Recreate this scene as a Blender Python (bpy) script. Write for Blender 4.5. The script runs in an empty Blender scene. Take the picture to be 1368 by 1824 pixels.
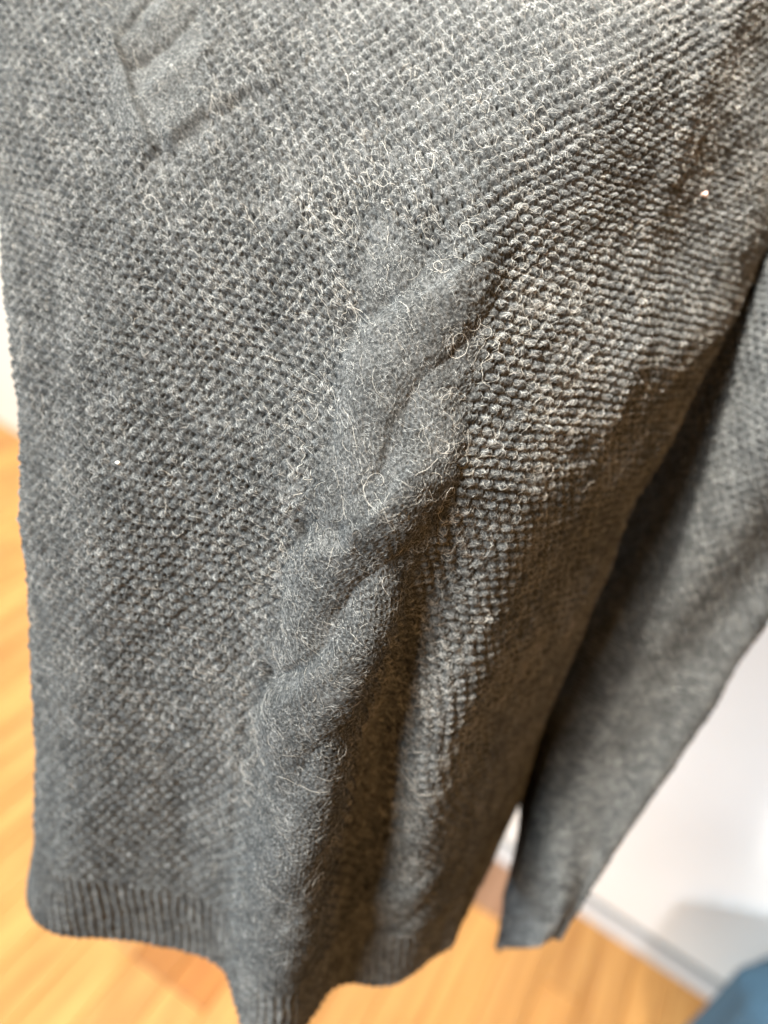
import bpy, math, random
import numpy as np

scene = bpy.context.scene
col = scene.collection
rng = np.random.default_rng(7)
random.seed(7)

# ------------------------------------------------------------------ camera
CAM_AXES = np.array([[0.96357129, 0.26745161, 0.0],
                     [0.14858576, -0.53532291, 0.83147559],
                     [0.22237948, -0.80118601, -0.55556129]])   # columns: right, down, forward
from mathutils import Matrix
cam_data = bpy.data.cameras.new("camera")
cam = bpy.data.objects.new("camera", cam_data)
col.objects.link(cam)
rt, dn, fw = CAM_AXES[:, 0], CAM_AXES[:, 1], CAM_AXES[:, 2]
cam.matrix_world = Matrix(((rt[0], -dn[0], -fw[0], 0), (rt[1], -dn[1], -fw[1], 0),
                           (rt[2], -dn[2], -fw[2], 0), (0, 0, 0, 1)))
cam_data.sensor_fit = 'HORIZONTAL'
cam_data.sensor_width = 36.0
cam_data.lens = 36.0 * 1434 / 1368
cam_data.clip_start = 0.02
cam_data.clip_end = 50
cam_data.dof.use_dof = True
cam_data.dof.focus_distance = 0.318
cam_data.dof.aperture_fstop = 4.5
scene.camera = cam

# ------------------------------------------------------------------ light
scene.view_settings.view_transform = 'Standard'
scene.view_settings.look = 'None'
scene.view_settings.exposure = 0.0
scene.view_settings.gamma = 1.0
scene.cycles.max_bounces = 8
scene.cycles.diffuse_bounces = 5
scene.cycles_curves.shape = 'RIBBONS'
scene.cycles_curves.subdivisions = 1

world = bpy.data.worlds.new("World")
scene.world = world
world.use_nodes = True
bg = world.node_tree.nodes["Background"]
bg.inputs[0].default_value = (1.0, 0.60, 0.30, 1)
bg.inputs[1].default_value = 0.02

def area(name, loc, target, size, power, colour, spread=180):
    d = bpy.data.lights.new(name, 'AREA')
    d.shape = 'DISK'
    d.size = size
    d.energy = power
    d.color = colour
    d.spread = math.radians(spread)
    o = bpy.data.objects.new(name, d)
    col.objects.link(o)
    o.location = loc
    from mathutils import Vector
    o.rotation_euler = (Vector(target) - Vector(loc)).to_track_quat('-Z', 'Y').to_euler()
    return o

area("window_light", (-1.39, -0.91, 1.00), (0, .28, -.25), 0.9, 128, (0.97, 0.985, 0.93))
area("front_fill", (0.65, -1.65, 0.25), (0, .28, -.3), 0.7, 23, (1.0, 0.56, 0.22))  # added warm fill from the front, lifts the parts the key misses
area("top_fill", (-0.50, 0.10, 1.08), (0.0, .47, .08), 0.10, 5.6, (1.0, 0.93, 0.80), 38)  # added narrow fill that brightens the top of the sweater
area("low_left_fill", (-1.5, -0.9, -0.75), (-.1, .28, -.5), 0.6, 27, (0.58, 0.82, 1.0))  # added cool fill for the lower left cloth, no actual window there
area("wall_fill", (0.70, -0.80, 0.00), (.84, 0.82, -.80), 0.12, 1.75, (0.66, 0.85, 1.0), 44)  # added fill that whitens the wall at the right
area("back_wall_fill", (-0.9, 1.15, 0.6), (-1.0, 1.9, -.6), 0.4, 10, (0.97, 1.0, 0.85), 110)  # added fill to brighten the back wall, no real lamp
area("floor_fill", (-0.3, 0.95, 1.25), (-.45, 0.95, -1.35), 0.5, 5, (0.85, 0.90, 0.80), 80)  # added fill from above for the floor behind the sweater

# ------------------------------------------------------------------ amounts
N_FUZZ, N_CURL, N_LONG, N_SLV = 640000, 15000, 2000, 170000
BLUE_C, BLUE_R, BLUE_H = (.842, .655), (.18, .088), .325

# ------------------------------------------------------------------ helpers
def tag(o, label=None, cat=None, group=None, kind=None):
    if label: o['label'] = label
    if cat: o['category'] = cat
    if group: o['group'] = group
    if kind: o['kind'] = kind
    return o

def empty(name, loc=(0, 0, 0)):
    o = bpy.data.objects.new(name, None)
    o.location = loc
    col.objects.link(o)
    return o

def mesh_obj(name, verts, faces, mat, parent=None, smooth=True):
    """verts (n,3) array, faces (m,4) or (m,3) array or list -> one linked mesh object"""
    me = bpy.data.meshes.new(name)
    verts = np.asarray(verts, np.float32)
    if isinstance(faces, np.ndarray):
        m, k = faces.shape
        me.vertices.add(len(verts))
        me.vertices.foreach_set('co', verts.ravel())
        me.loops.add(m * k)
        me.loops.foreach_set('vertex_index', faces.astype(np.int32).ravel())
        me.polygons.add(m)
        me.polygons.foreach_set('loop_start', np.arange(0, m * k, k, dtype=np.int32))
        me.update(calc_edges=True)
    else:
        me.from_pydata([tuple(map(float, v)) for v in verts], [], faces)
        me.update()
    if smooth:
        me.polygons.foreach_set('use_smooth', np.ones(len(me.polygons), bool))
    me.materials.append(mat)
    o = bpy.data.objects.new(name, me)
    col.objects.link(o)
    if parent is not None:
        o.parent = parent
        o.matrix_parent_inverse = Matrix.Identity(4)
    return o

def box(c, half, ax=None):
    """verts/faces of a box, ax = 3 axis vectors"""
    ax = np.eye(3) if ax is None else np.asarray(ax)
    v = [np.asarray(c) + sx * half[0] * ax[0] + sy * half[1] * ax[1] + sz * half[2] * ax[2]
         for sx in (-1, 1) for sy in (-1, 1) for sz in (-1, 1)]
    f = [(0, 1, 3, 2), (4, 6, 7, 5), (0, 4, 5, 1), (2, 3, 7, 6), (0, 2, 6, 4), (1, 5, 7, 3)]
    return v, f

def new_mat(name):
    m = bpy.data.materials.new(name)
    m.use_nodes = True
    nt = m.node_tree
    return m, nt, nt.nodes, nt.links, nt.nodes["Principled BSDF"]

def ramp(nodes, stops):
    r = nodes.new('ShaderNodeValToRGB')
    e = r.color_ramp.elements
    while len(e) < len(stops):
        e.new(0.5)
    for k, (p, c) in enumerate(stops):
        e[k].position = p
        e[k].color = (*c, 1)
    return r

def wool_surface(name, scale=1.0):
    m, nt, n, l, b = new_mat(name)
    tc = n.new('ShaderNodeTexCoord')
    a = n.new('ShaderNodeTexNoise'); a.inputs['Scale'].default_value = 900; a.inputs['Detail'].default_value = 3
    c = n.new('ShaderNodeTexNoise'); c.inputs['Scale'].default_value = 60; c.inputs['Detail'].default_value = 3
    l.new(tc.outputs['Object'], a.inputs['Vector']); l.new(tc.outputs['Object'], c.inputs['Vector'])
    mx = n.new('ShaderNodeMath'); mx.operation = 'MULTIPLY_ADD'
    l.new(c.outputs['Fac'], mx.inputs[0]); mx.inputs[1].default_value = .35
    l.new(a.outputs['Fac'], mx.inputs[2])
    k = scale
    r = ramp(n, [(.48, (.021 * k, .0225 * k, .0240 * k)), (.66, (.042 * k, .045 * k, .0475 * k)), (.84, (.105 * k, .11 * k, .115 * k))])
    l.new(mx.outputs[0], r.inputs[0])
    l.new(r.outputs[0], b.inputs['Base Color'])
    b.inputs['Roughness'].default_value = 1
    b.inputs['Specular IOR Level'].default_value = 0.05
    return m

def wool_fibre(name, stops):
    m, nt, n, l, b = new_mat(name)
    h = n.new('ShaderNodeAttribute'); h.attribute_name = 'tone'
    r = ramp(n, stops)
    l.new(h.outputs['Fac'], r.inputs[0])
    l.new(r.outputs[0], b.inputs['Base Color'])
    b.inputs['Roughness'].default_value = .55
    b.inputs['Specular IOR Level'].default_value = 0.35
    return m

def spline(xk, yk, xq):
    """natural cubic spline; yk (n, ...), xq (m,)"""
    xk = np.asarray(xk, float); yk = np.asarray(yk, float)
    n = len(xk); h = np.diff(xk)
    A = np.eye(n); B = np.zeros_like(yk)
    for i in range(1, n - 1):
        A[i, i - 1], A[i, i], A[i, i + 1] = h[i - 1], 2 * (h[i - 1] + h[i]), h[i]
        B[i] = 6 * ((yk[i + 1] - yk[i]) / h[i] - (yk[i] - yk[i - 1]) / h[i - 1])
    M = np.linalg.solve(A, B.reshape(n, -1)).reshape(yk.shape)
    k = np.clip(np.searchsorted(xk, xq) - 1, 0, n - 2)
    sh = (-1,) + (1,) * (yk.ndim - 1)
    hk = h[k].reshape(sh); a = (xk[k + 1] - xq).reshape(sh) / hk; b = (xq - xk[k]).reshape(sh) / hk
    return a * yk[k] + b * yk[k + 1] + ((a ** 3 - a) * M[k] + (b ** 3 - b) * M[k + 1]) * hk ** 2 / 6

def sstep(a, b, x):
    t = np.clip((x - a) / (b - a), 0, 1)
    return t * t * (3 - 2 * t)

class Noise2:
    """smooth random field of a given feature size"""
    def __init__(self, size, seed):
        self.size = size
        self.g = np.random.default_rng(seed).standard_normal((256, 256))
    def __call__(self, x, y):
        u = x / self.size + 1000.3; v = y / self.size + 1000.7
        i = np.floor(u).astype(int); j = np.floor(v).astype(int)
        fu = u - i; fv = v - j
        fu = fu * fu * (3 - 2 * fu); fv = fv * fv * (3 - 2 * fv)
        g = self.g; i0, i1, j0, j1 = i % 256, (i + 1) % 256, j % 256, (j + 1) % 256
        return (g[i0, j0] * (1 - fu) * (1 - fv) + g[i1, j0] * fu * (1 - fv)
                + g[i0, j1] * (1 - fu) * fv + g[i1, j1] * fu * fv)

def grid_normals(P):
    du = np.gradient(P, axis=1); dv = np.gradient(P, axis=0)
    N = np.cross(dv, du)
    return N / np.maximum(np.linalg.norm(N, axis=-1, keepdims=True), 1e-12)

# ------------------------------------------------------------------ knitted stitch relief
# One repeat of the fabric, 7 mm x 8.8 mm, found by laying yarn along its loops and keeping the top.
CW, CH = 0.0070, 0.0088
NX, NY = 70, 88
def raster(paths):
    H = np.full((NY, NX), -2.6); A = np.zeros((NY, NX))
    X, Y = np.meshgrid((np.arange(NX) + .5) / NX * 7.0, (np.arange(NY) + .5) / NY * 8.8)
    for pts, r in paths:
        pts = np.asarray(pts, float)
        q = np.linspace(0, 1, 40)
        s = np.linspace(0, 1, len(pts))
        P = spline(s, pts, q); T = np.gradient(P, axis=0)
        for p, t in zip(P, T):
            dx = (X - p[0] + 3.5) % 7.0 - 3.5; dy = (Y - p[1] + 4.4) % 8.8 - 4.4
            d2 = (dx * dx + dy * dy) / (r * r)
            z = np.where(d2 < 1, p[2] + r * np.sqrt(np.maximum(0, 1 - d2)), -9)
            up = z > H
            H[up] = z[up]; A[up] = math.atan2(t[1], t[0])
    return H, A
def purl(cx, cy, k, tilt=.22):
    a = [(-2.7, 1.9, -1.4), (-2.0, .5, -.4), (-.8, -.4, k), (.8, -.4, k), (2.0, .5, -.4), (2.7, 1.9, -1.4)]
    b = [(-1.8, .4, -.7), (-.8, 1.05, k * .7), (.8, 1.05, k * .7), (1.8, .4, -.7)]
    turn = lambda p: (cx + p[0] * .96 - p[1] * tilt, cy + p[1] + p[0] * tilt, p[2])
    return [([turn(p) for p in a], 1.08), ([turn(p) for p in b], .88)]
def leg(cx, cy, h, z, r=.85):
    return [([(cx - 1.35, cy - h, z - .6), (cx - 1.05, cy - h * .3, z), (cx - .6, cy + h * .7, z), (cx - .35, cy + h, z - .5)], r),
            ([(cx + 1.35, cy - h, z - .6), (cx + 1.05, cy - h * .3, z), (cx + .6, cy + h * .7, z), (cx + .35, cy + h, z - .5)], r)]
MOSS = raster(purl(1.75, 2.2, .55) + purl(5.25, 6.6, .40) + leg(5.25, 2.2, 2.0, -.25, .74) + leg(1.75, 6.6, 2.0, -.25, .74))
st = []
for cx in (1.75, 5.25):
    for k in range(3):
        st += leg(cx, 1.466 + k * 2.933, 1.55, .1, .66)
STOCK = raster(st)

def cell(c, s, r):
    """bilinear lookup of a stitch cell at fabric coordinates in metres"""
    H, A = c
    u = (s / CW % 1) * NX - .5; v = (r / CH % 1) * NY - .5
    i = np.floor(u).astype(int); j = np.floor(v).astype(int); fu = u - i; fv = v - j
    i0, i1, j0, j1 = i % NX, (i + 1) % NX, j % NY, (j + 1) % NY
    h = (H[j0, i0] * (1 - fu) + H[j0, i1] * fu) * (1 - fv) + (H[j1, i0] * (1 - fu) + H[j1, i1] * fu) * fv
    return h * 1e-3, A[j0, i0]

nzA, nzB, nzC, nzD, nzE = (Noise2(s, k) for k, s in enumerate((.013, .013, .0055, .04, .0016), 11))

def strokes(s, r, lst):
    """creases and ridges drawn on the cloth: (points, height, near width, far width)"""
    out = np.zeros_like(s)
    for pts, amp, wn, wf in lst:
        pts = np.asarray(pts, float) * 1e-3
        lo = pts.min(0) - max(wn, wf) * 3e-3; hi = pts.max(0) + max(wn, wf) * 3e-3
        m = (s > lo[0]) & (s < hi[0]) & (r > lo[1]) & (r < hi[1])
        if not m.any(): continue
        S = s[m]; Rr = r[m]
        best = np.full(S.shape, 9.); sg = np.ones(S.shape); tt = np.zeros(S.shape)
        nseg = len(pts) - 1
        for k in range(nseg):
            a, b = pts[k], pts[k + 1]; ab = b - a
            q = np.clip(((S - a[0]) * ab[0] + (Rr - a[1]) * ab[1]) / (ab @ ab), 0, 1)
            dx = S - a[0] - q * ab[0]; dy = Rr - a[1] - q * ab[1]
            d = np.hypot(dx, dy); up = d < best
            best[up] = d[up]; sg[up] = np.sign(ab[0] * dy - ab[1] * dx)[up]; tt[up] = ((k + q) / nseg)[up]
        w = np.where(sg > 0, wn, wf) * 1e-3
        fade = sstep(0, .15, tt) * sstep(1, .85, tt)
        out[m] += amp * 1e-3 * np.exp(-(best / w) ** 2) * fade
    return out

# ------------------------------------------------------------------ sweater body: cross-sections of the hanging cloth
LEVELS =  [0.03, 0.01, -0.01, -0.03, -0.05, -0.075, -0.1, -0.13, -0.16, -0.19, -0.22, -0.26, -0.3, -0.34, -0.38, -0.42, -0.46, -0.492]
SECTIONS = [
    [(-0.3663,0.5866), (-0.3011,0.5349), (-0.2532,0.5230), (-0.1990,0.5106), (-0.1385,0.4983), (-0.0729,0.4806), (-0.0504,0.4765), (-0.0265,0.4700), (-0.0028,0.4624), (0.0151,0.4559), (0.0478,0.4539), (0.0983,0.4734), (0.1902,0.5892)],
    [(-0.3498,0.5629), (-0.2875,0.5132), (-0.2405,0.4995), (-0.1882,0.4864), (-0.1304,0.4737), (-0.0683,0.4558), (-0.0467,0.4506), (-0.0235,0.4441), (-0.0009,0.4376), (0.0162,0.4327), (0.0467,0.4313), (0.0924,0.4521), (0.1864,0.5700)],
    [(-0.3333,0.5391), (-0.2739,0.4915), (-0.2278,0.4759), (-0.1773,0.4622), (-0.1223,0.4491), (-0.0634,0.4304), (-0.0427,0.4245), (-0.0198,0.4173), (0.0017,0.4108), (0.0176,0.4067), (0.0458,0.4065), (0.0865,0.4308), (0.1826,0.5507)],
    [(-0.3168,0.5154), (-0.2602,0.4699), (-0.2151,0.4524), (-0.1664,0.4377), (-0.1138,0.4235), (-0.0577,0.4040), (-0.0382,0.3982), (-0.0160,0.3903), (0.0042,0.3839), (0.0190,0.3813), (0.0447,0.3853), (0.0835,0.4147), (0.1789,0.5314)],
    [(-0.3003,0.4917), (-0.2464,0.4476), (-0.2015,0.4273), (-0.1546,0.4113), (-0.1051,0.3975), (-0.0525,0.3782), (-0.0344,0.3723), (-0.0133,0.3647), (0.0055,0.3609), (0.0196,0.3619), (0.0430,0.3699), (0.0834,0.4037), (0.1746,0.5129)],
    [(-0.2769,0.4583), (-0.2281,0.4174), (-0.1841,0.3949), (-0.1406,0.3797), (-0.0953,0.3673), (-0.0479,0.3489), (-0.0308,0.3404), (-0.0104,0.3336), (0.0071,0.3325), (0.0203,0.3377), (0.0414,0.3507), (0.0837,0.3895), (0.1678,0.4923)],
    [(-0.2532,0.4245), (-0.2110,0.3900), (-0.1693,0.3675), (-0.1280,0.3520), (-0.0858,0.3383), (-0.0440,0.3238), (-0.0278,0.3157), (-0.0080,0.3115), (0.0087,0.3130), (0.0225,0.3200), (0.0435,0.3336), (0.0868,0.3726), (0.1610,0.4716)],
    [(-0.2321,0.3937), (-0.1918,0.3609), (-0.1532,0.3374), (-0.1162,0.3256), (-0.0793,0.3172), (-0.0408,0.3023), (-0.0248,0.2924), (-0.0052,0.2879), (0.0105,0.2906), (0.0251,0.2987), (0.0461,0.3131), (0.0906,0.3523), (0.1543,0.4516)],
    [(-0.2122,0.3647), (-0.1773,0.3369), (-0.1416,0.3149), (-0.1069,0.3044), (-0.0731,0.2976), (-0.0376,0.2808), (-0.0219,0.2691), (-0.0024,0.2644), (0.0122,0.2685), (0.0276,0.2779), (0.0488,0.2926), (0.0851,0.3342), (0.1472,0.4318)],
    [(-0.1941,0.3384), (-0.1638,0.3139), (-0.1300,0.2924), (-0.0976,0.2833), (-0.0670,0.2779), (-0.0359,0.2664), (-0.0214,0.2573), (-0.0042,0.2541), (0.0101,0.2574), (0.0263,0.2728), (0.0485,0.2822), (0.0826,0.3236), (0.1401,0.4144)],
    [(-0.1794,0.3159), (-0.1502,0.2910), (-0.1191,0.2710), (-0.0911,0.2678), (-0.0642,0.2669), (-0.0358,0.2593), (-0.0217,0.2487), (-0.0061,0.2439), (0.0079,0.2462), (0.0250,0.2677), (0.0481,0.2721), (0.0813,0.3140), (0.1341,0.4023)],
    [(-0.1656,0.2936), (-0.1400,0.2738), (-0.1139,0.2609), (-0.0881,0.2587), (-0.0627,0.2577), (-0.0356,0.2498), (-0.0220,0.2372), (-0.0073,0.2306), (0.0050,0.2313), (0.0244,0.2637), (0.0471,0.2581), (0.0828,0.3037), (0.1343,0.3930)],
    [(-0.1578,0.2829), (-0.1335,0.2628), (-0.1088,0.2507), (-0.0850,0.2495), (-0.0612,0.2490), (-0.0347,0.2447), (-0.0203,0.2302), (-0.0037,0.2180), (0.0089,0.2219), (0.0276,0.2694), (0.0500,0.2508), (0.0850,0.2935), (0.1352,0.3852)],
    [(-0.1514,0.2733), (-0.1281,0.2530), (-0.1066,0.2435), (-0.0845,0.2444), (-0.0606,0.2456), (-0.0334,0.2416), (-0.0169,0.2223), (0.0007,0.2083), (0.0150,0.2166), (0.0327,0.2697), (0.0563,0.2484), (0.0888,0.2865), (0.1340,0.3783)],
    [(-0.1472,0.2660), (-0.1260,0.2465), (-0.1057,0.2375), (-0.0844,0.2398), (-0.0600,0.2423), (-0.0301,0.2372), (-0.0131,0.2166), (0.0054,0.2051), (0.0204,0.2150), (0.0391,0.2630), (0.0628,0.2470), (0.0941,0.2836), (0.1356,0.3729)],
    [(-0.1442,0.2597), (-0.1245,0.2402), (-0.1068,0.2327), (-0.0857,0.2362), (-0.0590,0.2395), (-0.0264,0.2343), (-0.0097,0.2145), (0.0101,0.2020), (0.0258,0.2141), (0.0444,0.2553), (0.0686,0.2472), (0.1006,0.2820), (0.1387,0.3683)],
    [(-0.1434,0.2532), (-0.1282,0.2346), (-0.1096,0.2289), (-0.0876,0.2331), (-0.0579,0.2368), (-0.0226,0.2326), (-0.0062,0.2123), (0.0147,0.1988), (0.0311,0.2131), (0.0481,0.2476), (0.0744,0.2475), (0.1074,0.2807), (0.1411,0.3668)],
    [(-0.1457,0.2481), (-0.1311,0.2302), (-0.1118,0.2258), (-0.0892,0.2307), (-0.0570,0.2346), (-0.0195,0.2312), (-0.0034,0.2106), (0.0185,0.1962), (0.0354,0.2123), (0.0511,0.2415), (0.0790,0.2477), (0.1128,0.2796), (0.1429,0.3665)],
]

AXIS = 7                                   # column that follows the cable
R_HEM = None
def body_surface(nu, nv, r_top=0.02):
    S = np.array(SECTIONS)                 # level, column, (x, y)
    left2 = S[:, :1] + np.array([0.055, 0.10]); left1 = S[:, :1] + np.array([0.006, 0.035])
    right1 = S[:, -1:] + np.array([-0.010, 0.026]); right2 = S[:, -1:] + np.array([-0.05, 0.05])
    S = np.concatenate([left2, left1, S, right1, right2], 1)
    # a firmer edge where the front turns to the side
    parts = []
    for k in range(S.shape[1]):
        c = S[:, k]
        if k - 2 in (11,):
            parts += [c * .82 + S[:, k - 1] * .18, c, c * .85 + S[:, k + 1] * .15]
        else:
            parts.append(c)
    S = np.stack(parts, 1)
    ax = AXIS + 2
    zk = np.array(LEVELS)
    zq = np.linspace(zk[0], zk[-1], 400)
    P = spline(-zk, S, -zq)                # 400, ncol, 2
    # arc length down the cable column, resampled evenly
    c = np.concatenate([P[:, ax], zq[:, None]], 1)
    L = np.concatenate([[0], np.cumsum(np.linalg.norm(np.diff(c, axis=0), axis=1))])
    rq = np.linspace(0, L[-1], nv)
    zz = np.interp(rq, L, zq)
    P = spline(-zk, S, -zz)
    out = np.zeros((nv, nu, 3)); sv = np.zeros((nv, nu))
    t = np.linspace(0, P.shape[1] - 1, 300)
    for k in range(nv):
        ch = np.concatenate([[0], np.cumsum(np.linalg.norm(np.diff(P[k], axis=0), axis=1) ** .7)])
        tq = np.interp(t, np.arange(len(ch)), ch)
        C = spline(ch, P[k], tq)
        a = np.concatenate([[0], np.cumsum(np.linalg.norm(np.diff(C, axis=0), axis=1))])
        sq = np.linspace(0, a[-1], nu)
        out[k, :, 0] = np.interp(sq, a, C[:, 0]); out[k, :, 1] = np.interp(sq, a, C[:, 1]); out[k, :, 2] = zz[k]
        sv[k] = sq - np.interp(ch[ax], tq, a)
    rv = np.repeat(rq[:, None], nu, 1)
    # the knitting is not perfectly level: rows sag away from the cable
    return out, sv, rv

# ------------------------------------------------------------------ relief of the front: moss stitch, cables, rib
def tube(d, w, H):
    return H * np.maximum(0, 1 - (d / w) ** 2) ** .9

def cable_relief(s, r):
    """two-strand rope cable: one strand crosses over the other every 80 mm"""
    ph = (r - 0.226) / 0.080
    amp = sstep(.155, .225, r) * (1 - .72 * sstep(.40, .45, r)) * (1 - sstep(.54, .57, r))
    best = np.full(s.shape, -1e-3); shift = np.zeros_like(s)
    for sg in (1, -1):
        a = -sg * 0.0165 * np.sin(math.pi * ph)
        slope = np.cos(math.pi * ph) * 0.0165 * math.pi / .080
        d = (s - a) / np.sqrt(1 + slope ** 2)
        h = tube(d, .0160, .0056) + sg * .0026 * np.cos(math.pi * ph) - .0022
        up = h > best
        best = np.where(up, h, best); shift = np.where(up, a, shift)
    return best * amp, shift * sstep(.165, .20, r) * (1 - sstep(.40, .45, r))

CREASES = [
    # points (across, down) in mm, height, then the widths on the far and the near side, in mm
    ([(-27, 228), (-21, 222), (-2, 215.5), (7.5, 205), (14.6, 194), (22, 184)], 3.0, 9, 1.1),
    ([(-29, 315), (-19.5, 315), (-10, 312), (-1.5, 300), (4.5, 284.5), (9.3, 274)], 3.0, 9, 1.1),
    ([(-26, 388), (-17.5, 385), (-7.4, 376), (0, 364), (5.6, 351)], 2.8, 9, 1.1),
    ([(-31, 240), (-25, 230), (-19, 224.5), (-6, 217)], -5.0, 3.6, 6),
    ([(-30, 322), (-24, 318), (-17, 315), (-5, 309)], -4.6, 4.2, 6),
    ([(-30, 391), (-24, 390), (-17, 387), (-4, 372)], -4.6, 3.6, 6),
    # strands of the second cable at the upper left, and where it ends
    ([(-134, 195.7), (-129, 184.4), (-122.6, 174.3), (-111.7, 161.8), (-99.6, 150.5), (-78, 137)], 5.2, 3.4, 18),
    ([(-178, 139), (-169.7, 157), (-156.6, 177), (-144.3, 190.6), (-134, 196)], 5.0, 14, 2.2),
    ([(-177, 150), (-171, 137), (-164, 119), (-158, 105)], -3.2, 2.6, 2.2),
    ([(-166, 166), (-156, 153), (-147, 140.5), (-140.8, 126.7), (-136, 110)], -3.2, 2.6, 2.2),
    ([(-173, 162), (-163, 146), (-154, 129), (-147, 108)], 4.0, 5, 5),
    ([(-152, 184), (-143, 166), (-133, 150), (-120, 136)], 4.2, 6, 6),
    # soft creases above the rib on the right
    ([(44, 580), (74, 547), (104, 521), (126, 505)], 3.0, 8, 5),
    ([(60, 596), (84, 566), (108, 545), (134, 520)], -2.5, 5, 6),
    ([(-82, 470), (-76, 520), (-73, 560)], -2.5, 9, 9),
    ([(-42, 395), (-44, 432), (-49, 478), (-50, 519)], 1.5, 5, 3),
]
RIB_TOP = 0.570

def front_relief(s, r):
    sp = s + .0007 * nzA(s, r) + .0002 * nzC(s + 4, r)
    rp = r - .20 * np.sqrt(s * s + .03 ** 2) + .0007 * nzB(s, r) + .0002 * nzC(s, r + 4)
    twist, follow = cable_relief(s, r)
    moss, am = cell(MOSS, sp, rp)
    stock, ak = cell(STOCK, sp - follow, rp)
    stock = np.maximum(stock, -.0009)
    moss = moss * (1 - .8 * strokes(s, r, [([(-134, 196), (-129, 186), (-122, 175), (-111, 163), (-99, 152), (-84, 141)], 1000, 6, 5)]))
    # which stitch where
    axis_off = s - .0005
    cab = sstep(.034, .024, np.abs(axis_off)) * sstep(.165, .215, r)
    c2 = sstep(.030, .020, np.abs(s + .150 - .25 * (r - .15))) * sstep(.197, .188, r)
    cab = np.maximum(cab, c2)
    rib = sstep(RIB_TOP - .003, RIB_TOP + .004, r)
    k = 1 + .18 * nzC(s, r)
    wob = (1.3 - .3 * sstep(.02, .06, s)) * (1 - .35 * sstep(.35, .5, r))
    h = moss * k * wob * (1 - cab) + (stock - .0002) * .75 * k * cab
    ribh = .0006 * np.cos(2 * math.pi * (s + .0006 * nzA(s, r)) / .0048) + .2 * stock - .0006
    h = h * (1 - rib) + ribh * rib
    h = h + .00022 * nzE(s, r) + .0003 * nzC(s + 1, r)
    h = h + twist * (1 - rib) + strokes(s, r, CREASES) + .0008 * nzD(s, r)
    ang = np.where(rib > .5, math.pi / 2, np.where(cab > .5, ak, am))
    top = np.maximum(np.maximum(.72 * cab * sstep(-.0010, -.0002, stock), rib), sstep(-.0018, -.0006, moss) * (1 - cab))
    return h, ang, cab, rib, top

NU, NV = 1000, 960
P0, S0, R0 = body_surface(NU, NV)
N0 = grid_normals(P0)
if (N0[NV // 2, NU // 2] @ P0[NV // 2, NU // 2]) > 0:
    N0 = -N0
H0, A0, CAB0, RIB0, TOP0 = front_relief(S0, R0)
PB = P0 + N0 * H0[..., None]

sweater = empty("sweater", (0, .23, -.492))
tag(sweater, "charcoal grey wool sweater with moss stitch, a rope cable and ribbed hem", "sweater")
ORG = np.array(sweater.location)

wool_mat = wool_surface("charcoal_wool")
idx = np.arange(NU * NV).reshape(NV, NU)
quads = np.stack([idx[:-1, :-1], idx[:-1, 1:], idx[1:, 1:], idx[1:, :-1]], -1)
fc = CAB0[:-1, :-1] > .5
fr = R0[:-1, :-1] > RIB_TOP
def piece(name, mask, extra=None):
    q = quads[mask]
    used, inv = np.unique(q, return_inverse=True)
    V = PB.reshape(-1, 3)[used] - ORG
    return mesh_obj(name, V, inv.reshape(-1, 4).astype(np.int32), wool_mat, sweater)
front = piece("front_panel", ~fc & ~fr)
cable1 = piece("knitted_cable", fc & ~fr & (S0[:-1, :-1] > -.08))
cable2 = piece("knitted_cable", fc & ~fr & (S0[:-1, :-1] <= -.08))
rib = piece("hem_ribbing", fr)
# inside of the hem: a rolled lip and the cloth's back face
lip_rows = [PB[-1] + np.array([0, 0, -.0006]) - N0[-1] * .0008, PB[-1] - N0[-1] * .0026 + np.array([0, 0, -.0004]),
            P0[-1] - N0[-1] * .0038 + np.array([0, 0, .002]), P0[-60] - N0[-60] * .0038]
lv = np.concatenate([PB[-1][None]] + [x[None] for x in lip_rows])[:, ::2]
def sheet_faces(nr, nc):
    i = np.arange(nr * nc).reshape(nr, nc)
    return np.stack([i[:-1, :-1], i[:-1, 1:], i[1:, 1:], i[1:, :-1]], -1).reshape(-1, 4)
mesh_obj("hem_lip", (lv - ORG).reshape(-1, 3), sheet_faces(*lv.shape[:2]), wool_mat, rib)
# back of the sweater, joining the two sides behind
bk = []
for k in range(0, NV, 20):
    a, b = P0[k, -1], P0[k, 0]
    t = np.linspace(0, 1, 30)[:, None]
    bk.append(a * (1 - t) + b * t + np.array([0, 1, 0]) * .035 * np.sin(math.pi * t))
bk = np.array(bk)
mesh_obj("back_panel", (bk - ORG).reshape(-1, 3), sheet_faces(*bk.shape[:2]), wool_mat, sweater)

# ------------------------------------------------------------------ fibres
def bil(A, u, v):
    i = np.clip(u.astype(int), 0, A.shape[1] - 2); j = np.clip(v.astype(int), 0, A.shape[0] - 2)
    fu = u - i; fv = v - j
    if A.ndim == 3: fu = fu[..., None]; fv = fv[..., None]
    return (A[j, i] * (1 - fu) + A[j, i + 1] * fu) * (1 - fv) + (A[j + 1, i] * (1 - fu) + A[j + 1, i + 1] * fu) * fv

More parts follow.
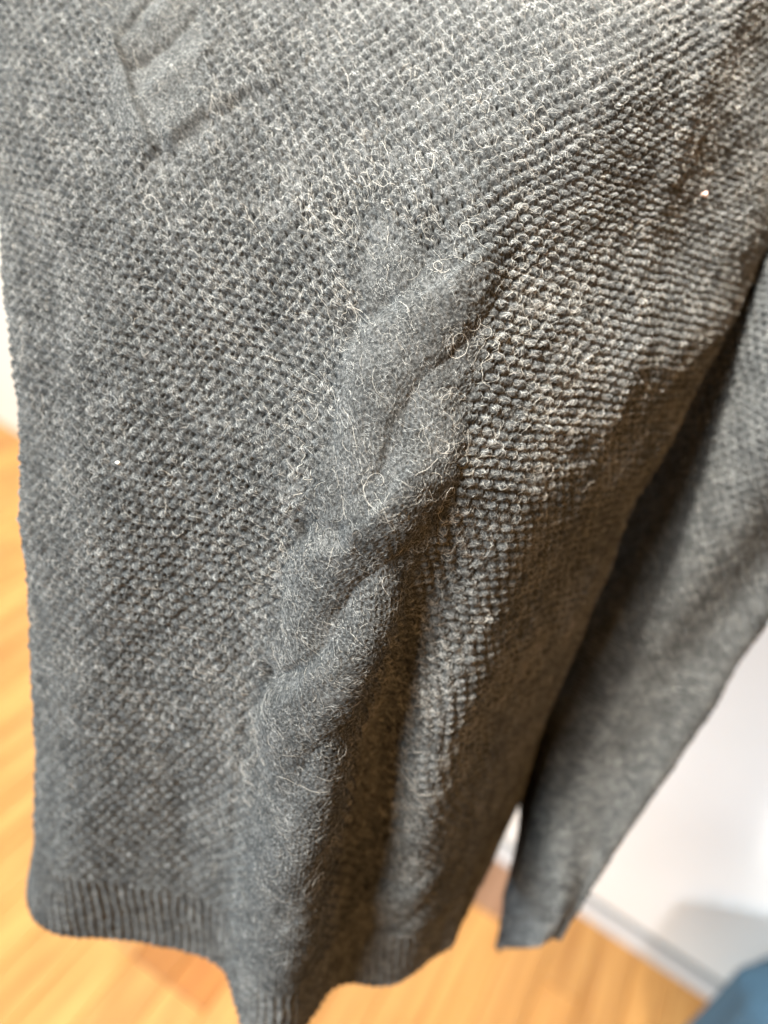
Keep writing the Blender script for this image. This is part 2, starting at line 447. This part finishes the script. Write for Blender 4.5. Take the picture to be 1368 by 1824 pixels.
def fibres(name, parent, mat, P, Nn, H, ANG, S, R, roots, npts, length, curl, wander, lift, radius, spread, off=ORG, pit=None):
    """curved wool fibres that follow the cloth; roots (n,2) are grid positions (u, v)"""
    n = len(roots)
    u = roots[:, 0].copy(); v = roots[:, 1].copy()
    nv_, nu_ = S.shape
    sw0 = S[np.clip(v.astype(int), 0, nv_ - 1), np.clip(u.astype(int), 0, nu_ - 1)] * 1.0; rw0 = R[np.clip(v.astype(int), 0, nv_ - 1), 0]
    du = np.ptp(S, axis=1) / (nu_ - 1); dv = np.ptp(R[:, 0]) / (nv_ - 1)
    ang = ANG[np.clip(v.astype(int), 0, nv_ - 1), np.clip(u.astype(int), 0, nu_ - 1)] + rng.normal(0, 1, n) * np.broadcast_to(spread, n) + math.pi * rng.integers(0, 2, n)
    step = length / (npts - 1)
    kap = rng.normal(0, curl, n)
    pts = np.empty((n, npts, 3), np.float32)
    q = np.linspace(0, 1, npts)
    l0 = lift * rng.uniform(.1, 1.0, n); shape = rng.uniform(.6, 1.6, n)
    ph = rng.uniform(0, 1, n)
    keep = np.ones((n, npts), np.float32)
    for k in range(npts):
        uc = np.clip(u, 0, nu_ - 1.001); vc = np.clip(v, 0, nv_ - 1.001)
        hgt = bil(H, uc, vc)
        up = l0 * (np.sin(math.pi * np.clip(q[k] * shape, 0, 1)) * .9 + .15 * ph) - .00012
        pts[:, k] = bil(P, uc, vc) + bil(Nn, uc, vc) * (hgt + up)[:, None] - off
        if pit is not None: keep[:, k] = .15 + .85 * bil(pit, uc, vc)
        w = du[np.clip(vc.astype(int), 0, nv_ - 1)]
        u = u + np.cos(ang) * step / w; v = v + np.sin(ang) * step / dv
        kap = kap + rng.normal(0, wander, n)
        ang = ang + kap * step
    cu = bpy.data.hair_curves.new(name)
    cu.add_curves([npts] * n)
    cu.attributes['position'].data.foreach_set('vector', pts.ravel())
    rad = (radius * rng.uniform(.55, 1.4, n)[:, None] * np.where(q < .7, 1, 1 - .6 * (q - .7) / .3)[None] * keep).astype(np.float32)
    a = cu.attributes.get('radius') or cu.attributes.new('radius', 'FLOAT', 'POINT')
    a.data.foreach_set('value', rad.ravel())
    tone = np.clip(rng.uniform(0, 1, n) * .56 + .22 + .12 * nzE(sw0, rw0) + .06 * nzC(sw0 + 7, rw0), 0, 1).astype(np.float32)
    ta = cu.attributes.new('tone', 'FLOAT', 'CURVE')
    ta.data.foreach_set('value', tone)
    cu.materials.append(mat)
    o = bpy.data.objects.new(name, cu)
    col.objects.link(o)
    o.parent = parent
    tag(o, kind='stuff')
    return o

fuzz_mat = wool_fibre("wool_fuzz", [(.1, (.025, .0265, .028)), (.38, (.072, .076, .080)), (.60, (.19, .198, .204)), (.85, (.53, .54, .54))])
fly_mat = wool_fibre("wool_flyaway", [(0, (.18, .18, .17)), (.5, (.42, .41, .39)), (1, (.75, .73, .69))])

# keep the fibres to the cloth that faces the front
def pick(n, weight):
    out = []
    got = 0
    while got < n:
        c = rng.uniform((0, 0), (NU - 1, NV - 1), (n, 2))
        w = weight[c[:, 1].astype(int), c[:, 0].astype(int)]
        c = c[rng.uniform(0, 1, n) < w]
        out.append(c); got += len(c)
    return np.concatenate(out)[:n]
def at(A, c):
    return A[c[:, 1].astype(int), c[:, 0].astype(int)]
facing = -(N0 * P0).sum(-1) / np.linalg.norm(P0, axis=-1)
DENS = (facing > -.25) * (1 - .1 * sstep(.40, .55, R0)) * (.75 + .25 * (S0 > -.3)) * (.12 + .88 * TOP0)
roots = pick(N_FUZZ, DENS)
right = sstep(.02, .06, at(S0, roots))
fibres("wool_fuzz", front, fuzz_mat, P0, N0, H0, A0, S0, R0, roots, 6,
       np.exp(rng.normal(math.log(.0027), .4, N_FUZZ)) * (1 + .35 * right + .3 * at(CAB0, roots)), 240, 130, .00038 * (1 + .7 * right), .000046, .5 + .5 * at(CAB0, roots), pit=TOP0)
DF = DENS * (.5 + .5 * sstep(-.10, -.03, S0)) * (1 + .8 * sstep(.0, .05, S0)) * .55 * sstep(.60, .40, R0) * (.35 + .65 * np.clip(.5 + .6 * nzD(S0 + 3, R0), 0, 1)) * (1 - .35 * CAB0) * np.clip(.55 + .7 * nzA(S0 + 9, R0), .1, 1.4) / 1.4
roots = pick(N_CURL, DF)
fibres("curled_fibres", front, fly_mat, P0, N0, H0, A0, S0, R0, roots, 10,
       np.exp(rng.normal(math.log(.0075), .45, N_CURL)), 210, 110, .0007, .000038, 1.2)
roots = pick(N_LONG, DF)
fibres("flyaway_fibres", front, fly_mat, P0, N0, H0, A0, S0, R0, roots, 22,
       np.exp(rng.normal(math.log(.016), .4, N_LONG)), 150, 60, .0018, .000048, 1.5)

# ------------------------------------------------------------------ sleeve
# columns: back-left, front-left fold, front, right edge, back; each (x, y) at a height, with its own lower end
SL_Z = [.03, -.06, -.15, -.24, -.32, -.40, -.48, -.545, -.60, -.66]
FOLD_X = [.141, .140, .1375, .132, .129, .137, .1565, .179, .200, .2062]
FOLD_Y = [.340, .343, .344, .348, .352, .357, .361, .3635, .365, .366]
EDGE_X = [.2145, .217, .2185, .2215, .2235, .226, .228, .230, .233, .235]
EDGE_Y = [.371, .372, .3735, .377, .3795, .382, .3845, .386, .386, .386]
BACK_X = [.128, .127, .125, .122, .121, .130, .158, .174, .186, .199]
SLEEVE_BACK = (1.20, 0.82)               # the sleeve leans: its top hangs further back than the numbers above
def sleeve_surface(nu, nv):
    zk = np.array(SL_Z)
    B = np.stack([FOLD_X, FOLD_Y], 1); D = np.stack([EDGE_X, EDGE_Y], 1)
    A = np.stack([BACK_X, np.array(FOLD_Y) + .036], 1)
    n = np.stack([(D - B)[:, 1], -(D - B)[:, 0]], 1); n /= np.linalg.norm(n, axis=1, keepdims=True)
    n = n * np.linspace(.017, .002, len(zk))[:, None]
    C1 = B * .72 + D * .28 + n; C2 = B * .35 + D * .65 + n
    E = D + np.stack([-.012 + 0 * zk, .026 + 0 * zk], 1); G = (A + E) / 2 + np.array([0, .012])
    lean = np.linspace(0, 1, len(zk))[:, None]
    A = A * (1.07 - .05 * lean); B = B * (1.07 - .05 * lean); D = D * (.915 + .06 * lean)
    cols = np.stack([A, B, C1, C2, D, E, G, A], 1) 
    ends = np.array([-.700, -.622, -.606, -.605, -.606, -.65, -.675, -.700])
    q = np.linspace(0, 1, nv)
    zref = zk[0] + (zk[-1] - zk[0]) * q
    K = spline(-zk, cols, -zref)
    ch = np.concatenate([[0], np.cumsum(np.linalg.norm(np.diff(K[nv // 2], axis=0), axis=1))])
    out = np.zeros((nv, nu, 3)); sv = np.zeros((nv, nu))
    t = np.linspace(0, ch[-1], 260)
    endq = spline(ch, ends, t)
    for k in range(nv):
        C = spline(ch, K[k], t)
        # pull towards a corner at the fold so that it reads as an edge
        a = np.concatenate([[0], np.cumsum(np.linalg.norm(np.diff(C, axis=0), axis=1))])
        sq = np.linspace(0, a[-1], nu)
        out[k, :, 0] = np.interp(sq, a, C[:, 0]); out[k, :, 1] = np.interp(sq, a, C[:, 1])
        out[k, :, 2] = zk[0] + (np.interp(sq, a, endq) - zk[0]) * q[k]
        out[k] *= SLEEVE_BACK[0] + (SLEEVE_BACK[1] - SLEEVE_BACK[0]) * sstep(.28, .92, q[k])
        sv[k] = sq
    rv = np.repeat((q * (zk[0] - zk[-1]))[:, None], nu, 1)
    return out, sv, rv
SU, SV = 330, 760
P1, S1, R1 = sleeve_surface(SU, SV)
N1 = grid_normals(P1)
if (N1[SV // 2, SU // 3] @ P1[SV // 2, SU // 3]) > 0:
    N1 = -N1
SLEN = R1.max()
def sleeve_relief(s, r):
    sp = s + .0007 * nzA(s + 5, r); rp = r + .0006 * nzB(s + 5, r)
    h, a = cell(MOSS, sp / .85, rp / .85)
    cf = sstep(SLEN - .052, SLEN - .046, r)
    ribh = .0009 * np.cos(2 * math.pi * s / .0062)
    h = h * 1.0 * (1 + .18 * nzC(s, r + 3)) * (1 - cf) + ribh * cf + .0002 * nzE(s, r + 3) + .0011 * nzD(s + 2, r)
    return h, np.where(cf > .5, math.pi / 2, a)
H1, A1 = sleeve_relief(S1, R1)
PS = P1 + N1 * H1[..., None]
i1 = np.arange(SU * SV).reshape(SV, SU)
q1 = np.stack([i1[:-1, :-1], i1[:-1, 1:], i1[1:, 1:], i1[1:, :-1]], -1)
cufm = R1[:-1, :-1] > SLEN - .049
def spiece(name, mask, parent):
    q = q1[mask]
    used, inv = np.unique(q, return_inverse=True)
    return mesh_obj(name, PS.reshape(-1, 3)[used] - ORG, inv.reshape(-1, 4).astype(np.int32), wool_mat, parent)
sleeve = spiece("sleeve", ~cufm, sweater)
cuff = spiece("cuff", cufm, sleeve)
lv = np.stack([PS[-1], PS[-1] - N1[-1] * .0018 + np.array([0, 0, -.0006]), P1[-1] - N1[-1] * .0042, P1[-40] - N1[-40] * .0042])[:, ::2]
mesh_obj("cuff_lip", (lv - ORG).reshape(-1, 3), sheet_faces(*lv.shape[:2]), wool_mat, sleeve)
face1 = -(N1 * P1).sum(-1) > 0
c = rng.uniform((0, 0), (SU - 1, SV - 1), (N_SLV * 3, 2))
c = c[face1[c[:, 1].astype(int), c[:, 0].astype(int)]][:N_SLV]
fibres("wool_fuzz", sleeve, fuzz_mat, P1, N1, H1, A1, S1, R1, c, 5, np.exp(rng.normal(math.log(.003), .4, len(c))), 240, 120, .0004, .000045, .6)
c = rng.uniform((0, 0), (SU - 1, SV - 1), (9000, 2))
c = c[face1[c[:, 1].astype(int), c[:, 0].astype(int)]][:2500]
fibres("curled_fibres", sleeve, fly_mat, P1, N1, H1, A1, S1, R1, c, 9, np.exp(rng.normal(math.log(.006), .4, len(c))), 300, 150, .001, .000036, 1.2)

# bits of lint caught in the wool
def lint(name, label, s, r, colour, size):
    j = int(np.abs(R0[:, 0] - r).argmin()); i = int(np.abs(S0[j] - s).argmin())
    p = PB[j, i] + N0[j, i] * .0012
    m, nt, n, l, b_ = new_mat(name)
    tn = n.new('ShaderNodeTexNoise'); tn.inputs['Scale'].default_value = 2500
    rm = ramp(n, [(.3, tuple(c * .8 for c in colour)), (.7, colour)])
    l.new(tn.outputs['Fac'], rm.inputs[0]); l.new(rm.outputs[0], b_.inputs['Base Color']); b_.inputs['Roughness'].default_value = .9
    V, F = [], []
    na, nb_ = 8, 12
    for a in range(na + 1):
        for c in range(nb_):
            t, ph = math.pi * a / na, 2 * math.pi * c / nb_
            k = size * (1 + .25 * math.sin(3 * ph + a) + .15 * math.sin(5 * t))
            V.append(p + np.array([k * 1.3 * math.sin(t) * math.cos(ph), .7 * k * math.cos(t), k * math.sin(t) * math.sin(ph)]))
    for a in range(na):
        for c in range(nb_):
            F.append((a * nb_ + c, a * nb_ + (c + 1) % nb_, (a + 1) * nb_ + (c + 1) % nb_, (a + 1) * nb_ + c))
    o = mesh_obj(name, np.array(V), F, m)
    tag(o, label, "lint")
lint("lint_speck", "tiny white lint speck on the left half of the sweater", -.115, .325, (.85, .84, .80), .0008)
lint("lint_speck", "tiny pale pink lint speck near the right edge of the sweater", .1475, .147, (.80, .55, .48), .0011)

# ------------------------------------------------------------------ room: wooden floor, white wall, trim, blue cloth
FZ = -1.35
floor_mat, nt, n, l, b = new_mat("floor_underlay")
b.inputs['Base Color'].default_value = (.22, .11, .04, 1); b.inputs['Roughness'].default_value = .8
me_v = [(-4, -2, FZ - .012), (4, -2, FZ - .012), (4, 6, FZ - .012), (-4, 6, FZ - .012)]
floor = mesh_obj("floor", me_v, [(0, 1, 2, 3)], floor_mat)
tag(floor, "honey coloured strip parquet floor far below the sweater", kind='structure')

def plank_mat(name, base, dark):
    m, nt, n, l, b = new_mat(name)
    tc = n.new('ShaderNodeTexCoord'); mp = n.new('ShaderNodeMapping')
    mp.inputs['Scale'].default_value = (26, 2.2, 1)
    oi = n.new('ShaderNodeObjectInfo')
    ad = n.new('ShaderNodeVectorMath'); ad.operation = 'ADD'
    l.new(tc.outputs['Object'], ad.inputs[0])
    cm = n.new('ShaderNodeCombineXYZ'); mu = n.new('ShaderNodeMath'); mu.operation = 'MULTIPLY'; mu.inputs[1].default_value = 37
    l.new(oi.outputs['Random'], mu.inputs[0]); l.new(mu.outputs[0], cm.inputs[0]); l.new(mu.outputs[0], cm.inputs[1])
    l.new(cm.outputs[0], ad.inputs[1]); l.new(ad.outputs[0], mp.inputs['Vector'])
    no = n.new('ShaderNodeTexNoise'); no.inputs['Scale'].default_value = 1.6; no.inputs['Detail'].default_value = 6; no.inputs['Distortion'].default_value = .6
    l.new(mp.outputs[0], no.inputs['Vector'])
    r = ramp(n, [(.36, dark), (.60, base)])
    l.new(no.outputs['Fac'], r.inputs[0])
    hs = n.new('ShaderNodeHueSaturation')
    mr = n.new('ShaderNodeMapRange'); mr.inputs['To Min'].default_value = .84; mr.inputs['To Max'].default_value = 1.12
    l.new(oi.outputs['Random'], mr.inputs[0]); l.new(mr.outputs[0], hs.inputs['Value'])
    l.new(r.outputs[0], hs.inputs['Color']); l.new(hs.outputs[0], b.inputs['Base Color'])
    b.inputs['Roughness'].default_value = .32
    return m
oak = plank_mat("honey_oak", (.71, .355, .11), (.53, .235, .063))
oak_dark = plank_mat("reddish_plank", (.50, .20, .045), (.40, .14, .03))  # same board texture in a darker, redder tone
oak_shaded = plank_mat("shaded_oak", (.36, .20, .12), (.30, .15, .085))  # shade on the floor painted into the board colour
BD = np.array([math.sin(math.radians(20.2)), math.cos(math.radians(20.2)), 0])   # along the boards
BX = np.array([BD[1], -BD[0], 0])                                                 # across the boards
PW, PL = .072, .62
plank_meshes = {}
def plank(cx, cy, length, mat):
    key = (round(length, 3), mat.name)
    if key not in plank_meshes:
        h = (PW / 2 - .0007, length / 2 - .0007, .006); bv = .0012
        v = []
        for z, d in ((-h[2], 0), (h[2] - bv, 0), (h[2], bv)):
            v += [(-h[0] + d, -h[1] + d, z), (h[0] - d, -h[1] + d, z), (h[0] - d, h[1] - d, z), (-h[0] + d, h[1] - d, z)]
        f = [(8, 9, 10, 11)] + [(a + k, a + (k + 1) % 4, a + 4 + (k + 1) % 4, a + 4 + k) for a in (0, 4) for k in range(4)]
        me = bpy.data.meshes.new("floor_plank"); me.from_pydata(v, [], f); me.materials.append(mat)
        plank_meshes[key] = me
    o = bpy.data.objects.new("floor_plank", plank_meshes[key])
    col.objects.link(o)
    p = BX * cx + BD * cy
    o.location = (p[0], p[1], FZ - .006 + random.uniform(-.0004, .0004))
    o.rotation_euler = (0, 0, -math.radians(20.2))
    o.parent = floor
    return o
WD = np.array([-.926, .378, 0]); WN = np.array([-.378, -.926, 0])     # along the wall (to the left), out of the wall
W0 = np.array([.545, .906, 0])
far_off = 1.913 * .926 + -1.10 * .378                                  # distance of the far wall along -WN
def wall_y(cx):
    return 0
count = 0
# a few boards are darker, p with shade painted in: (line, joint, tone)
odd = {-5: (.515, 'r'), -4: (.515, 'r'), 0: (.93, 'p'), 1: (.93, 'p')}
for ix in range(-32, 14):
    cx = ix * PW
    y = -.35 + random.uniform(-PL, 0)
    if ix in odd: y = odd[ix][0] - 2 * PL
    while y < 2.5:
        mid = BX * cx + BD * (y + PL / 2)
        # only planks that the camera's frame can meet, with a margin
        cxy = np.array([mid[0], mid[1], FZ]) @ CAM_AXES
        px = 684 + 1434 * cxy[0] / max(cxy[2], .01); py = 912 + 1434 * cxy[1] / max(cxy[2], .01)
        if cxy[2] > .2 and -420 < px < 1750 and 480 < py < 2300:
            m = oak
            if ix in odd and abs(y - odd[ix][0]) < .01: m = oak_dark if odd[ix][1] == 'r' else oak_shaded
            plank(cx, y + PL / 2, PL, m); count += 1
        y += PL
print("planks", count)

white, nt, n, l, b = new_mat("white_paint")
tc = n.new('ShaderNodeTexCoord'); no = n.new('ShaderNodeTexNoise'); no.inputs['Scale'].default_value = 3; no.inputs['Detail'].default_value = 4
r_ = ramp(n, [(.3, (.80, .79, .78)), (.7, (.86, .855, .85))])
l.new(tc.outputs['Object'], no.inputs['Vector']); l.new(no.outputs['Fac'], r_.inputs[0]); l.new(r_.outputs[0], b.inputs['Base Color'])
b.inputs['Roughness'].default_value = .5
trim, nt, n, l, b = new_mat("grey_trim")
b.inputs['Base Color'].default_value = (.66, .66, .68, 1); b.inputs['Roughness'].default_value = .45
gap, nt, n, l, b = new_mat("dark_gap")
b.inputs['Base Color'].default_value = (.20, .20, .20, 1)

AX = [WD, WN, np.array([0, 0, 1.])]
def wall_box(name, t0, t1, z0, z1, front, depth, mat, parent, off=0.0):
    c = W0 + WD * (t0 + t1) / 2 + WN * (front - depth / 2 + off) + np.array([0, 0, (z0 + z1) / 2])
    v, f = box(c, ((t1 - t0) / 2, depth / 2, (z1 - z0) / 2), AX)
    return mesh_obj(name, v, f, mat, parent, smooth=False)
near = empty("white_wall")
tag(near, "white painted wall panel with a grey skirting strip, right of the sweater", "wall")
wall_box("wall_surface", -1.3, .34, FZ + .055, 1.0, 0, .12, white, near)
wall_box("skirting_gap", -1.3, .34, FZ + .040, FZ + .055, -.004, .1, gap, near)
wall_box("skirting_strip", -1.3, .34, FZ, FZ + .040, .006, .1, trim, near)
far = empty("back_wall")
tag(far, "cream white back wall beyond the left edge of the sweater", "wall")
fo = -(far_off - (W0 @ -WN))
wall_box("wall_surface", .36, 4.2, FZ, 1.0, fo, .12, white, far)

# blue cloth standing in the lower right corner
blue, nt, n, l, b = new_mat("blue_cloth")
tc = n.new('ShaderNodeTexCoord'); no = n.new('ShaderNodeTexNoise'); no.inputs['Scale'].default_value = 300
r_ = ramp(n, [(.3, (.040, .090, .145)), (.7, (.062, .125, .185))])
l.new(tc.outputs['Object'], no.inputs['Vector']); l.new(no.outputs['Fac'], r_.inputs[0]); l.new(r_.outputs[0], b.inputs['Base Color'])
b.inputs['Roughness'].default_value = .9
nb, mb = 96, 60
th = np.linspace(0, 2 * math.pi, nb, endpoint=False)
rows = []
for k in range(mb):
    q = k / (mb - 1)
    # height profile: floor, upright side, rounded shoulder, top
    z = FZ + .012 + (BLUE_H) * min(1, q * 1.35) - .0 * q
    prof = 1.0 if q < .62 else math.sqrt(max(0, 1 - ((q - .62) / .38) ** 2))
    z = FZ + .004 + BLUE_H * (q / .62 * .86 if q < .62 else .86 + .14 * math.sin((q - .62) / .38 * math.pi / 2))
    fold = 1 + .035 * np.sin(th * 5 + 1.2 * math.sin(q * 4)) * (1 - .5 * q) + .02 * np.sin(th * 11 + q * 3)
    rows.append(np.stack([BLUE_C[0] + BLUE_R[0] * prof * fold * np.cos(th), BLUE_C[1] + BLUE_R[1] * prof * fold * np.sin(th), z + .03 * np.cos(th) * 0 + 0 * th], 1))
V = np.concatenate(rows)
i = np.arange(nb * mb).reshape(mb, nb); j = np.roll(i, -1, 1)
f = np.stack([i[:-1], j[:-1], j[1:], i[1:]], -1).reshape(-1, 4)
bl = mesh_obj("blue_cloth", V, f, blue)
tag(bl, "blue cloth in the lower right corner in front of the white wall", "cloth")
